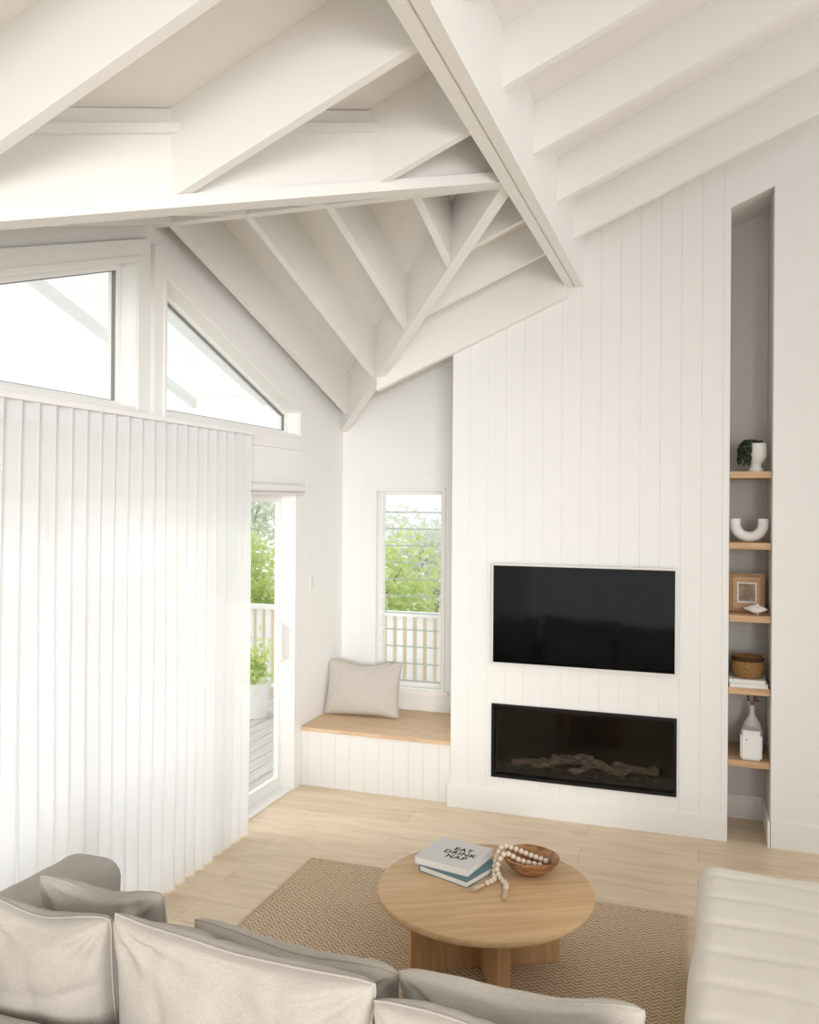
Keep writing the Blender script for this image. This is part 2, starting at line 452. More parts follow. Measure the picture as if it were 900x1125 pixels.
box(b, BX0, mx_-.005, YF+.1, YB+.01, 3.685, zA(BX0)+.02); box(b, mx_+.005, BX1, YF+.1, YB+.01, 3.685, zA(BX1)); box(b, mx_-.006, mx_+.006, YF+.11, YB+.005, 3.695, zA(-.9))
obj('main_beam', b, M['beam'], ceiling)

# ------------------------------------------------------------------ back wall with boarded chimney breast and niche
FX0, FX1, FZ0, FZ1 = -1.394, -.144, .255, .768
bm = nb()
def vboards(bm, x0, x1, z0, z1f, y, step=.131, phase=0., w=.003, d=.004):
    xs = [(x0, y)]
    k = math.ceil((x0-phase)/step)
    while phase+k*step < x1-.01:
        g = phase+k*step
        if g > x0+.01: xs += [(g-w, y), (g, y+d), (g+w, y)]
        k += 1
    xs.append((x1, y))
    lo = [bm.verts.new((x, yy, z0)) for x, yy in xs]; hi = [bm.verts.new((x, yy, z1f(x))) for x, yy in xs]
    for i in range(len(xs)-1): bm.faces.new((lo[i], lo[i+1], hi[i+1], hi[i]))
NL, NR = .175, .438
top = lambda x: zA(x)+.03
vboards(bm, -1.70, FX0, 0, top, YB, phase=-1.70); vboards(bm, FX1, NL, 0, top, YB, phase=-1.70)
vboards(bm, FX0, FX1, 0, lambda x: FZ0, YB, phase=-1.70); vboards(bm, FX0, FX1, FZ1, top, YB, phase=-1.70)
box(bm, -1.70, -1.62, YB+.012, YA+.02, 0, zA(-1.70)+.03)
box(bm, -1.70, -1.66, YB+.0005, YB+.013, 0, zA(-1.70)+.03)
box(bm, NL-.08, NL, YB+.012, 6.6, 0, zA(NL)); box(bm, NL-.03, NL, YB+.0005, YB+.013, 0, zA(NL))
prism(bm, [(NR, YB, 0), (XR, YB, 0), (XR, YB, top(XR)), (NR, YB, top(NR))], (0, .66, 0))
prism(bm, [(NL, YB, 4.055+.43*NL), (NR, YB, 4.055+.43*NR), (NR, YB, top(NR)), (NL, YB, top(NL))], (0, .66, 0))
wall_back = struct('wall_back', bm, M['board'])
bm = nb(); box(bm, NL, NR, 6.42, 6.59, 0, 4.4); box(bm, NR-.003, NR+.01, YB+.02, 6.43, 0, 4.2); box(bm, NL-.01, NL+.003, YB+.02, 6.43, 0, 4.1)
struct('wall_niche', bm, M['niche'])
# skirtings
bm = nb(); box(bm, -1.72, NL, YB-.018, YB-.0005, 0, .16); bevel(bm, .003, 1)
struct('baseboard_back', bm, M['trim'])
bm = nb(); box(bm, NR, XR, YB-.018, YB-.0005, 0, .165); box(bm, NR-.018, NR-.0035, YB-.018, 6.40, 0, .165); struct('baseboard_right', bm, M['trim'])
bm = nb(); box(bm, NL+.004, NR-.019, 6.402, 6.4195, 0, .165); struct('baseboard_niche', bm, M['trim'])

# ------------------------------------------------------------------ alcove wall + louvre window
WX0, WX1, WZ0, WZ1 = -2.62, -2.01, .63, 2.30
bm = nb()
box(bm, -3.07, WX0, YA, YA+.15, 0, 3.25)
box(bm, WX1, -1.62, YA, YA+.15, 0, 3.7)
box(bm, WX0, WX1, YA, YA+.15, 0, WZ0)
prism(bm, [(WX0, YA, WZ1), (WX1, YA, WZ1), (WX1, YA, 3.7), (WX0, YA, 3.45)], (0, .15, 0))
struct('wall_alcove', bm, M['wall'])
bm = nb()
R = lambda d: [(WX0-d, WZ0-d), (WX1+d, WZ0-d), (WX1+d, WZ1+d), (WX0-d, WZ1+d)]
ring(bm, XZ(R(.125), YA-.022), XZ(R(.013), YA-.022), (0, .0215, 0))
ring(bm, XZ(R(.012), YA-.03), XZ(R(-.012), YA-.03), (0, .05, 0))
win1 = struct('window_1', bm, M['trim'])
b = nb(); ring(b, XZ(R(.001), YA+.05), XZ(R(-.045), YA+.05), (0, .06, 0)); obj('window_frame', b, M['trim'], win1)
b = nb(); box(b, WX0-.05, WX1+.05, YA-.06, YA+.05, WZ0-.03, WZ0+.001); obj('window_sill', b, M['trim'], win1)
b = nb(); nbl = 11; bh = (WZ1-WZ0-.1)/nbl
for k in range(nbl):
    z0 = WZ0+.05+k*bh; hh = bh+.012
    prism(b, [(WX0+.05, YA+.072, z0), (WX0+.05, YA+.078, z0), (WX0+.05, YA+.095, z0+hh), (WX0+.05, YA+.089, z0+hh)], (WX1-WX0-.1, 0, 0))
obj('louvre_blades', b, M['glass'], win1)
b = nb()
for k in range(nbl):
    z0 = WZ0+.05+k*bh; box(b, WX0+.047, WX1-.047, YA+.062, YA+.0715, z0-.003, z0+.006)
obj('louvre_blade_edges', b, M['louvre_edge'], win1)
b = nb()
for k in range(1, nbl):
    z0 = WZ0+.05+k*bh
    for xx in (WX0+.045, WX1-.065): box(b, xx, xx+.02, YA+.05, YA+.10, z0-.012, z0+.012)
obj('louvre_clips', b, M['plastic'], win1)

# ------------------------------------------------------------------ left gable wall with clerestory windows and sliding door
DY0, DY1, DH = .9, 5.95, 2.33
OR = [(4.18, 2.70), (5.89, 2.70), (5.89, 2.87), (4.18, 3.47)]
OL = [(1.75, 2.70), (3.90, 2.70), (3.90, 3.49), (1.75, 2.77)]
bm = nb(); T = (-.14, 0, 0)
def wp(poly): prism(bm, YZ(poly, XL), T)
wp([(DY0, DH), (6.95, DH), (6.95, 2.70), (DY0, 2.70)])
wp([(DY1, 0), (6.95, 0), (6.95, DH), (DY1, DH)])
wp([(5.89, 2.70), (6.95, 2.70), (6.95, 3.25), (5.89, 3.55)])
wp([(3.90, 2.70), (4.18, 2.70), (4.18, 4.09), (3.90, 4.09)])
wp([(4.18, 3.47), (5.89, 2.87), (5.89, 3.55), (4.18, 4.09)])
wp([(1.75, 2.77), (3.90, 3.49), (3.90, 4.09), (1.75, 3.40)])
wp([(DY0, 2.70), (1.75, 2.70), (1.75, 3.40), (DY0, 3.25)])
wp([(YF, 0), (DY0, 0), (DY0, 3.3), (YF, 3.3)])
struct('wall_left', bm, M['wall'])
for i, O in enumerate((OR, OL)):
    bm = nb()
    ring(bm, YZ(inset(O, -.115), XL+.028), YZ(inset(O, .002), XL+.028), (-.0275, 0, 0))
    ring(bm, YZ(inset(O, -.03), XL+.036), YZ(inset(O, -.008), XL+.036), (-.01, 0, 0))
    w = struct('window_%d' % (i+2), bm, M['trim'])
    b = nb(); ring(b, YZ(inset(O, .001), XL-.07), YZ(inset(O, .032), XL-.07), (-.06, 0, 0)); obj('window_frame', b, M['trim'], w)
    b = nb(); ring(b, YZ(inset(O, .031), XL-.085), YZ(inset(O, .038), XL-.085), (-.02, 0, 0)); obj('window_seal', b, M['seal'], w)
    b = nb(); prism(b, YZ(inset(O, .036), XL-.092), (-.006, 0, 0)); obj('window_pane', b, M['glass'], w)
# door
bm = nb()
box(bm, XL-.14, XL+.012, DY1-.08, DY1+.045, 0, DH); box(bm, XL-.139, XL+.0115, DY0, DY1+.044, DH-.08, DH+.045)
box(bm, XL-.14, XL-.0, DY0, DY1, -.02, .012); box(bm, XL-.14, XL+.012, DY0-.04, DY0+.04, 0, DH)
door = struct('door_1', bm, M['trim'])
np_ = 4; wd = (DY1-.08-DY0-.04)/np_
for k in range(np_):
    y0 = DY0+.04+k*wd-.02; y1 = y0+wd+.04; x = XL-.055-(k % 2)*.045
    rect = [(y0, .012), (y1, .012), (y1, DH-.08), (y0, DH-.08)]
    b = nb(); inn = [(y0+.07, .10), (y1-.07, .10), (y1-.07, DH-.14), (y0+.07, DH-.14)]
    ring(b, YZ(rect, x), YZ(inn, x), (-.036, 0, 0)); pf = obj('door_panel', b, M['trim'], door)
    b = nb(); prism(b, YZ([(p[0], p[1]) for p in inn], x-.015), (-.006, 0, 0)); obj('door_pane', b, M['glass'], pf)
b = nb(); box(b, XL-.095, XL-.05, DY1-.150, DY1-.125, .98, 1.27); bevel(b, .008, 2); tube(b, [(XL-.06, DY1-.137, 1.25), (XL-.02, DY1-.137, 1.24), (XL-.02, DY1-.137, 1.01), (XL-.06, DY1-.137, 1.0)], .008, 8)
obj('door_handle', b, M['tvframe'], door, True)

# roller blind at the door head
t = thing('roller_blind', 'rolled up white blind under the head of the sliding door, right of the sheer curtain', 'blind', (XL+.04, 5.4, 2.26))
b = nb(); tube(b, [(XL+.045, 4.92, 2.296), (XL+.045, 5.95, 2.296)], .030, 14); obj('fabric_roll', b, M['heading'], t, True)
b = nb(); box(b, XL+.036, XL+.050, 4.93, 5.94, 2.240, 2.262); bevel(b, .004, 1); obj('bottom_rail', b, M['tvframe'], t)
for yy in (4.905, 5.955):
    b = nb(); box(b, XL+.013, XL+.075, yy, yy+.012, 2.262, 2.330); obj('bracket', b, M['plastic'], t)
# switch
t = thing('light_switch', 'small white switch plate on the wall between door and window seat', 'light switch', (XL, 6.18, 1.52))
b = nb(); box(b, XL, XL+.008, 6.145, 6.215, 1.49, 1.61); bevel(b, .003, 1); obj('plate', b, M['plastic'], t)
b = nb(); box(b, XL+.008, XL+.013, 6.168, 6.192, 1.53, 1.57); obj('rocker', b, M['tvframe'], t)

# ------------------------------------------------------------------ sheer curtain
t = thing('sheer_curtain', 'floor length white sheer curtain with S-fold pleats across the sliding door', 'curtain', (-2.81, 3.4, 0))
def curtain(bm, z0, z1, nz, off=0):
    lam = .105; y0, y1 = 1.35, 4.965; n = int((y1-y0)/lam*20); rows = []
    for j in range(nz+1):
        z = z0+(z1-z0)*j/nz; row = []; tt = (z-.02)/2.6; lo = max(0, 1-tt)
        for i in range(n+1):
            y = y0+(y1-y0)*i/n
            ph = 2*PI*y/lam+3.4*noise.noise(Vector((y*1.9, z*.3, 0)))*(lo*.9+.1)
            a = (.020+.004*tt)*(1+1.2*noise.noise(Vector((y*3.2, z*.5, 5)))*(lo*.8+.2))
            x = -2.815+a*math.sin(ph)+.030*noise.noise(Vector((y*2.4, z*.45, 9)))*lo+.010*noise.noise(Vector((y*6, z*.8, 3)))*lo+off
            yy = y+.010*math.sin(2*ph)
            zz = z+(.010*noise.noise(Vector((y*3, 2, 2))) if j == 0 else 0)
            row.append(bm.verts.new((x, yy, max(.003, zz))))
        rows.append(row)
    for j in range(nz):
        for i in range(n): bm.faces.new((rows[j][i], rows[j][i+1], rows[j+1][i+1], rows[j+1][i]))
b = nb(); curtain(b, .008, 2.62, 28); cur = obj('curtain_fabric', b, M['sheer'], t, True, ang=180)
b = nb(); curtain(b, 2.545, 2.628, 1, .0015); obj('heading_tape', b, M['sheer'], t, True, ang=180)
b = nb(); box(b, -2.84, -2.78, 1.3, 4.99, 2.63, 2.655); obj('curtain_track', b, M['trim'], t)

# ------------------------------------------------------------------ window seat
t = thing('window_seat', 'built-in window seat with white boarded front and oak top in the alcove', 'bench', (-2.31, 6.4, 0))
b = nb(); vboards(b, XL+.005, -1.702, .0, lambda x: .425, 6.0, .118, XL+.06, .0035, .0055); box(b, XL+.006, -1.703, 6.012, YA-.005, .0, .424)
obj('boarded_base', b, M['board'], t)
b = nb(); box(b, XL+.005, -1.702, 5.98, YA-.005, .425, .452); bevel(b, .004, 2); obj('seat_top', b, M['seatwood'], t)

# cushion helper
def cushion(name, label, cat, loc, rotz, tilt, w, h, th, m, seed, wr=.01, group=None, roll=0, bow=.06, full=.36):
    t = thing(name, label, cat, loc, rotz, group)
    b = nb(); e = pillow(b, w, h, th, seed, wr, bow, 52, full)
    Mx = Matrix.Rotation(tilt, 4, 'X') @ Matrix.Rotation(roll, 4, 'Y')
    b.transform(Mx); o = obj('cushion_cover', b, m, t, True, W=False, ang=75)
    b = nb(); tube(b, [Mx @ p for p in e], .0035, 6, False); obj('piping', b, m, o, True, W=False)
    return t
cushion('scatter_cushion', 'taupe linen cushion propped up at the left end of the window seat', 'cushion', (-2.60, 6.44, .458), .06, -.30, .64, .44, .17, M['seatcush'], 3, .009, roll=-.02)

# ------------------------------------------------------------------ television
t = thing('television', 'wide black flat screen television with thin white frame on the boarded wall', 'television', (-.768, YB, 1.06))
x0, x1, z0, z1 = -1.395, -.141, 1.059, 1.769
rc = lambda d: [(x0+d, z0+d), (x1-d, z0+d), (x1-d, z1-d), (x0+d, z1-d)]
b = nb(); ring(b, XZ(rc(0), YB-.05), XZ(rc(.014), YB-.05), (0, .03, 0)); obj('bezel', b, M['tvframe'], t)
b = nb(); prism(b, XZ(rc(.0135), YB-.044), (0, .012, 0)); obj('screen', b, M['screen'], t)
b = nb(); prism(b, XZ(rc(.02), YB-.032), (0, .0315, 0)); obj('back_panel', b, M['black'], t)

# ------------------------------------------------------------------ fireplace
t = thing('fireplace', 'long black built-in gas fireplace with driftwood logs below the television', 'fireplace', (-.769, YB, FZ0))
rc = lambda d: [(FX0+d, FZ0+d), (FX1-d, FZ0+d), (FX1-d, FZ1-d), (FX0+d, FZ1-d)]
b = nb(); ring(b, XZ(rc(-.004), YB-.010), XZ(rc(.018), YB-.010), (0, .06, 0)); obj('surround', b, M['black'], t)
b = nb()
g = .010
box(b, FX0+g, FX1-g, 6.33, 6.35, FZ0+g, FZ1-g); box(b, FX0+g, FX1-g, YB+.05, 6.34, FZ0+g, FZ0+.04); box(b, FX0+g, FX1-g, YB+.05, 6.34, FZ1-.03, FZ1-g)
box(b, FX0+g, FX0+.03, YB+.05, 6.34, FZ0+g, FZ1-g); box(b, FX1-.03, FX1-g, YB+.05, 6.34, FZ0+g, FZ1-g)
obj('firebox', b, M['firebox'], t)
b = nb()
for k in range(300):
    p = Vector((random.uniform(FX0+.06, FX1-.06), random.uniform(YB+.08, 6.28), FZ0+.042+random.uniform(0, .012)))
    bmesh.ops.create_icosphere(b, subdivisions=1, radius=random.uniform(.009, .018), matrix=Matrix.Translation(p) @ Matrix.Diagonal((1, 1, .7, 1)))
obj('ember_bed', b, M['pebble'], t, True, kind='stuff')
def log(p, q, r, seed, bend=.03):
    b = nb(); p = Vector(p); q = Vector(q); n = 14; path = []; rr = []
    for i in range(n+1):
        f = i/n; off = Vector((0, noise.noise(Vector((f*2.2, seed, 0))), noise.noise(Vector((f*2.2, seed, 7)))))*bend
        path.append(p.lerp(q, f)+off); rr.append(r*(1+.3*noise.noise(Vector((f*6, seed, 3))))*(1 if 0 < i < n else .7))
    tube(b, path, rr, 7); obj('log', b, M['log'], t, True, ang=45)
zb = FZ0+.072
for i, a in enumerate([((-1.28, 6.08, zb), (-1.04, 6.15, zb+.01), .024), ((-1.12, 6.05, zb+.005), (-.86, 6.20, zb+.03), .030), ((-.95, 6.20, zb+.03), (-.70, 6.06, zb+.085), .025),
                       ((-.78, 6.04, zb+.065), (-.48, 6.14, zb), .028), ((-.58, 6.20, zb), (-.26, 6.12, zb+.01), .028), ((-1.00, 6.10, zb+.05), (-.76, 6.10, zb+.03), .018),
                       ((-.50, 6.05, zb+.02), (-.28, 6.18, zb+.035), .020), ((-.86, 6.02, zb), (-.62, 6.12, zb+.02), .022)]): log(*a, seed=i*3.1)
b = nb(); box(b, FX0+.016, FX1-.016, YB+.016, YB+.020, FZ0+.016, FZ1-.016); obj('glass_front', b, M['fireglass'], t)

# ------------------------------------------------------------------ niche shelves and what stands on them
ZS = [2.39, 1.925, 1.45, .978, .505]
what = ['carrying the white pot with trailing plant', 'carrying the white U-shaped vase', 'carrying the small framed picture and shell', 'carrying the woven basket on books', 'carrying the white bottle vase and white box']
for z, wt in zip(ZS, what):
    b = nb(); box(b, NL+.004, NR-.004, YB+.03, 6.418, z-.022, z+.022); bevel(b, .003, 1)
    tag(obj('niche_shelf', b, M['shelfwood']), 'light oak shelf in the wall niche '+wt, 'shelf', 'oak niche shelves')
ZT = [z+.0222 for z in ZS]
# pot with trailing plant
X0, Y0 = .342, 6.07
t = thing('potted_plant', 'white footed pot with dark trailing plant on the top niche shelf', 'potted plant', (X0, Y0, ZT[0]))
b = nb(); lathe(b, [(0, 0), (.048, 0), (.049, .012), (.036, .03), (.034, .045), (.050, .065), (.066, .10), (.068, .15), (.066, .185), (.057, .185), (.057, .16), (0, .155)], (X0, Y0, ZT[0]), 28)
obj('pot', b, M['ceramic'], t, True)
b = nb()
for k in range(36):
    a = random.uniform(PI*.85, PI*1.4); z = ZT[0]+.19
    ln = random.uniform(.06, .19); r1 = .068+random.uniform(.014, .05)
    for q in range(int(ln/.011)):
        f = q*.011; rr_ = min(r1, .04+q*.014)
        cx = X0+rr_*math.cos(a)+random.uniform(-.005, .005); cy = Y0+rr_*math.sin(a)+random.uniform(-.005, .005)
        bmesh.ops.create_icosphere(b, subdivisions=1, radius=random.uniform(.006, .010), matrix=Matrix.Translation((max(cx, NL+.018), cy, z+.014*math.sin(min(PI, f*60))-max(0, f-.02))))
for k in range(60):
    a = random.uniform(0, 2*PI); r = random.uniform(0, .05)
    bmesh.ops.create_icosphere(b, subdivisions=1, radius=random.uniform(.007, .012), matrix=Matrix.Translation((X0-.016+r*math.cos(a), Y0+r*math.sin(a), ZT[0]+.185+random.uniform(0, .018))))
obj('trailing_foliage', b, M['pearl'], t, True)
# U vase
b = nb(); X0, Y0, zz = .305, 6.07, ZT[1]; path = []
R_ = .086; rt = .034
for k in range(3): path.append((X0-R_, Y0, zz+.155-.012*k))
for k in range(1, 20):
    a = PI+PI*k/20; path.append((X0+R_*math.cos(a), Y0, zz+.120+R_*math.sin(a)))
for k in range(3): path.append((X0+R_, Y0, zz+.131+.012*k))
tube(b, path, rt, 16)
tag(obj('arch_vase', b, M['ceramic'], None, True, ang=50), 'white ceramic U-shaped vase on the second niche shelf', 'vase')
# framed picture
zz = ZT[2]; X0, Y0 = .298, 6.16
t = thing('picture_frame', 'small wooden framed picture leaning on the third niche shelf', 'picture frame', (X0, Y0, zz))
tl = Matrix.Translation((X0, Y0, zz)) @ Matrix.Rotation(-.10, 4, 'X') @ Matrix.Translation((-X0, -Y0, -zz))
rc = lambda dx, dz: [(X0-.112+dx, zz+.003+dz), (X0+.112-dx, zz+.003+dz), (X0+.112-dx, zz+.26-dz), (X0-.112+dx, zz+.26-dz)]
b = nb(); ring(b, XZ(rc(0, 0), Y0-.012), XZ(rc(.026, .026), Y0-.012), (0, .022, 0)); b.transform(tl); obj('frame', b, M['framewood'], t)
b = nb(); prism(b, XZ(rc(.024, .024), Y0), (0, .006, 0)); b.transform(tl); obj('mat_board', b, M['shelfwood'], t)
b = nb(); ring(b, XZ(rc(.05, .06), Y0-.003), XZ(rc(.06, .07), Y0-.003), (0, .003, 0)); b.transform(tl); obj('picture_border', b, M['matboard'], t)
b = nb(); prism(b, XZ(rc(.06, .07), Y0-.002), (0, .002, 0)); b.transform(tl); obj('picture_print', b, M['photo'], t)
# shell
b = nb(); c = Vector((.345, 6.03, zz+.03))
lathe(b, [(0, -.085), (.008, -.07), (.018, -.045), (.030, -.015), (.034, .005), (.026, .022), (.028, .028), (.018, .045), (.019, .05), (.010, .062), (.010, .066), (0, .08)], (0, 0, 0), 20,
      lambda a, z: 1+.14*math.cos(7*a)*(1 if z > -.03 else .3))
b.transform(Matrix.Translation(c) @ Matrix.Rotation(PI/2, 4, 'Y') @ Matrix.Rotation(.3, 4, 'X') @ Matrix.Diagonal((.85, 1, .95, 1)))
for k in range(7):
    a = 2*PI*k/7; p = c+Vector((.012, math.cos(a)*.028, math.sin(a)*.028)); tube(b, [p, p+Vector((.002, math.cos(a)*.016, math.sin(a)*.012))], [.008, .001], 6)
zmin = min(v.co.z for v in b.verts)
b.transform(Matrix.Translation((0, 0, zz-zmin)))
tag(obj('seashell', b, M['shell'], None, True, ang=60), 'white spiky seashell in front of the small framed picture', 'seashell')
# books under the basket
def book(name, label, cx, cy, z, w, d, h, rot, cover, group, text=None):
    t = thing(name, label, 'book', (cx, cy, z), rot, group)
    b = nb(); box(b, -w/2, w/2, -d/2, d/2, 0, .003); box(b, -w/2, w/2, -d/2, d/2, h-.003, h); box(b, -w/2-.0005, -w/2+.004, -d/2+.0005, d/2-.0005, .0005, h-.0005)
    obj('cover', b, cover, t, W=False)
    b = nb(); box(b, -w/2+.003, w/2-.004, -d/2+.004, d/2-.004, .003, h-.003); obj('pages', b, M['page'], t, W=False)
    return t
book('book', 'lower of the two white books under the woven basket', .303, 6.12, ZT[3], .235, .28, .026, .02, M['matboard'], 'books under the basket')
book('book', 'upper of the two white books directly under the woven basket', .300, 6.13, ZT[3]+.026, .225, .26, .022, -.03, M['plastic'], 'books under the basket')
zz = ZT[3]+.048; X0, Y0 = .304, 6.12
t = thing('woven_basket', 'small round seagrass basket standing on two white books in the niche', 'basket', (X0, Y0, zz))
b = nb(); prof = [(0, 0), (.085, 0)]
for k in range(13): prof.append((.090+.016*math.sin(PI*k/12)+(.003 if k % 2 else 0), .004+.0112*k))
prof += [(.086, .142), (.080, .12), (.08, .02), (0, .015)]
lathe(b, prof, (X0, Y0, zz), 36, lambda a, z: 1+.012*math.cos(18*a)); obj('basket_body', b, M['basket'], t, True, ang=80)
b = nb(); lathe(b, [(.0965, .104), (.101, .110), (.101, .122), (.098, .132), (.092, .14), (.092, .104)], (X0, Y0, zz), 36, lambda a, z: 1+.02*math.cos(18*a)); obj('dark_band', b, M['basketband'], t, True, ang=80)
for sg in (-1, 1):
    b = nb(); tube(b, [(X0+sg*.088, Y0-.03+.06*k/8, zz+.135+.026*math.sin(PI*k/8)) for k in range(9)], .005, 7); obj('handle', b, M['basket'], t, True)
# vase with dried stem, white box
zz = ZT[4]; X0, Y0 = .338, 6.22
t = thing('bottle_vase', 'white bottle vase with dried flower stems on the bottom niche shelf', 'vase', (X0, Y0, zz))
b = nb(); lathe(b, [(0, 0), (.060, 0), (.070, .02), (.074, .08), (.070, .14), (.055, .19), (.034, .225), (.019, .25), (.016, .28), (.016, .305), (.022, .315), (.016, .315), (.013, .31), (.013, .25), (0, .24)], (X0, Y0, zz), 30)
obj('vase_body', b, M['ceramic'], t, True)
b = nb()
for k in range(5):
    tx, ty, tz = X0+random.uniform(-.04, .03), Y0+random.uniform(-.03, .02), zz+random.uniform(.35, .40)
    tube(b, [(X0, Y0, zz+.26), (X0+(tx-X0)*.3, Y0, zz+.33), (tx, ty, tz)], .0022, 5)
    for q in range(8):
        bmesh.ops.create_icosphere(b, subdivisions=1, radius=random.uniform(.004, .009), matrix=Matrix.Translation((tx+random.uniform(-.012, .012), ty+random.uniform(-.012, .012), tz+random.uniform(-.02, .02))))
obj('dried_flowers', b, M['dried'], t, True)
X0, Y0 = .322, 6.04
t = thing('storage_box', 'small white lidded box in front of the white bottle vase', 'box', (X0, Y0, zz))
b = nb(); box(b, X0-.066, X0+.066, Y0-.055, Y0+.055, zz, zz+.17); bevel(b, .012, 3); obj('box_body', b, M['plastic'], t, True)
b = nb(); box(b, X0-.060, X0+.060, Y0-.05, Y0+.05, zz+.17, zz+.19); bevel(b, .008, 2); obj('lid', b, M['ceramic'], t, True)
b = nb(); tube(b, [(X0-.03, Y0-.054, zz+.135), (X0-.03, Y0-.058, zz+.135)], .006, 10); obj('button', b, M['steel'], t)

# ------------------------------------------------------------------ rug
t = thing('jute_rug', 'natural jute rug with chevron weave lying under the round coffee table', 'rug', (-1.12, 3.9, 0))
b = nb(); box(b, -2.24, -.06, 3.01, 4.76, 0, .011); obj('woven_field', b, M['rug'], t)
b = nb(); ring(b, [(-2.25, 3.0, 0), (-.05, 3.0, 0), (-.05, 4.77, 0), (-2.25, 4.77, 0)], [(-2.235, 3.015, 0), (-.065, 3.015, 0), (-.065, 4.755, 0), (-2.235, 4.755, 0)], (0, 0, .013)); obj('bound_edge', b, M['rugedge'], t)

# ------------------------------------------------------------------ coffee table
TX, TY, TZ = -.955, 3.95, .38
t = thing('coffee_table', 'round oak coffee table with crossed slab base on the jute rug', 'coffee table', (TX, TY, .0112), math.radians(27))
b = nb(); R_ = .51
lathe(b, [(0, .345), (R_-.012, .345), (R_-.004, .348), (R_, .355), (R_, .371), (R_-.003, .377), (R_-.010, .38), (0, .38)], (TX, TY, 0), 96); obj('table_top', b, M['oak'], t, True)
for k in range(2):
    b = nb()
    if k == 0: box(b, -.36, .36, -.028, .028, .0, .334)
    else:
        box(b, -.028, .028, -.36, -.028, .0, .334); box(b, -.028, .028, .028, .36, .0, .334)
    bevel(b, .003, 1)
    obj('slab_leg', b, M['oakleg'], t, W=False)

# books on the table
zt = TZ
book('book', 'teal-grey book lying under the grey lettered book on the coffee table', -1.115, 4.085, zt, .29, .29, .030, math.radians(-21), M['bookteal'], 'books on the coffee table')
tb = book('book', 'pale grey book lettered EAT DRINK NAP on top of the coffee table pile', -1.155, 4.12, zt+.030, .295, .285, .036, math.radians(-12), M['bookgrey'], 'books on the coffee table')
cu = bpy.data.curves.new('t', 'FONT'); cu.body = 'EAT\nDRINK\nNAP'; cu.align_x = 'CENTER'; cu.size = .052; cu.extrude = .0004; cu.space_line = .92; cu.space_character = 1.12; cu.offset = .0009
to = bpy.data.objects.new('t', cu); C.objects.link(to); bpy.context.view_layer.update()
me = bpy.data.meshes.new_from_object(to.evaluated_get(bpy.context.evaluated_depsgraph_get()))
bpy.data.objects.remove(to)
b = nb(); b.from_mesh(me); b.transform(Matrix.Translation((.03, .03, .0366)) @ Matrix.Rotation(math.radians(3), 4, 'Z'))
obj('cover_lettering', b, M['ink'], tb, W=False)

# bowl
BX, BY = -.78, 4.17
b = nb(); lathe(b, [(0, 0), (.055, 0), (.066, .006), (.104, .032), (.128, .062), (.135, .084), (.128, .088), (.117, .079), (.092, .042), (.055, .02), (0, .016)], (BX, BY, zt), 40, lambda a, z: 1+.035*math.cos(2*a+.6)+.02*math.cos(3*a))
tag(obj('wooden_bowl', b, M['acacia'], None, True, ang=60), 'brown wooden bowl on the coffee table beside the books', 'bowl')
# bead garland
t = thing('bead_garland', 'cream wooden bead garland with tassels draped out of the wooden bowl', 'garland', (-.92, 4.02, zt))
def catmull(P, n=24):
    P = [Vector(p) for p in P]; P = [P[0]*2-P[1]]+P+[P[-1]*2-P[-2]]; out = []
    for i in range(1, len(P)-2):
        for k in range(n):
            f = k/n; p0, p1, p2, p3 = P[i-1:i+3]
            out.append(.5*((2*p1)+(p2-p0)*f+(2*p0-5*p1+4*p2-p3)*f*f+(3*p1-p0-3*p2+p3)*f**3))
    out.append(P[-2]); return out
strands = [[(-.71, 4.20, zt+.055), (-.80, 4.23, zt+.062), (-.87, 4.22, zt+.085), (-.928, 4.19, zt+.098), (-.945, 4.12, zt+.05), (-.938, 4.06, zt+.014), (-.925, 4.00, zt+.014), (-.955, 3.94, zt+.014)],
           [(-.73, 4.14, zt+.055), (-.82, 4.13, zt+.068), (-.895, 4.11, zt+.100), (-.925, 4.07, zt+.045), (-.895, 4.02, zt+.014), (-.86, 3.97, zt+.014), (-.85, 3.92, zt+.014)]]
bb = nb(); bmesh.ops.create_uvsphere(bb, u_segments=14, v_segments=10, radius=.0135)
proto = obj('bead', bb, M['bead'], t, True, W=False); first = True
TI = rootmat(t).inverted()
for st in strands:
    pts = catmull(st); acc = 0; last = pts[0]; place = [pts[0]]
    for a, c_ in zip(pts, pts[1:]):
        acc += (c_-a).length
        if acc > .0250: place.append(c_); acc = 0
    for p in place:
        o = proto if first else proto.copy()
        if not first: C.objects.link(o); o.parent = t
        first = False; o.location = TI @ p
    e = pts[-1]; d = (pts[-1]-pts[-4]).normalized(); d.z = 0
    b = nb(); pth = [e+d*.008, e+d*.018, e+d*.03, e+d*.075]
    tube(b, [Vector((p.x, p.y, zt+.0135)) for p in pth], [.006, .011, .009, .0125], 12)
    for k in range(16):
        o_ = Vector((random.uniform(-1, 1), random.uniform(-1, 1), 0))*.012; tube(b, [e+d*.03, e+d*.05+o_*.6+Vector((0, 0, -.004)), e+d*random.uniform(.075, .09)+o_+Vector((0, 0, -.008))], .0016, 4)
    obj('tassel', b, M['tassel'], t, True)

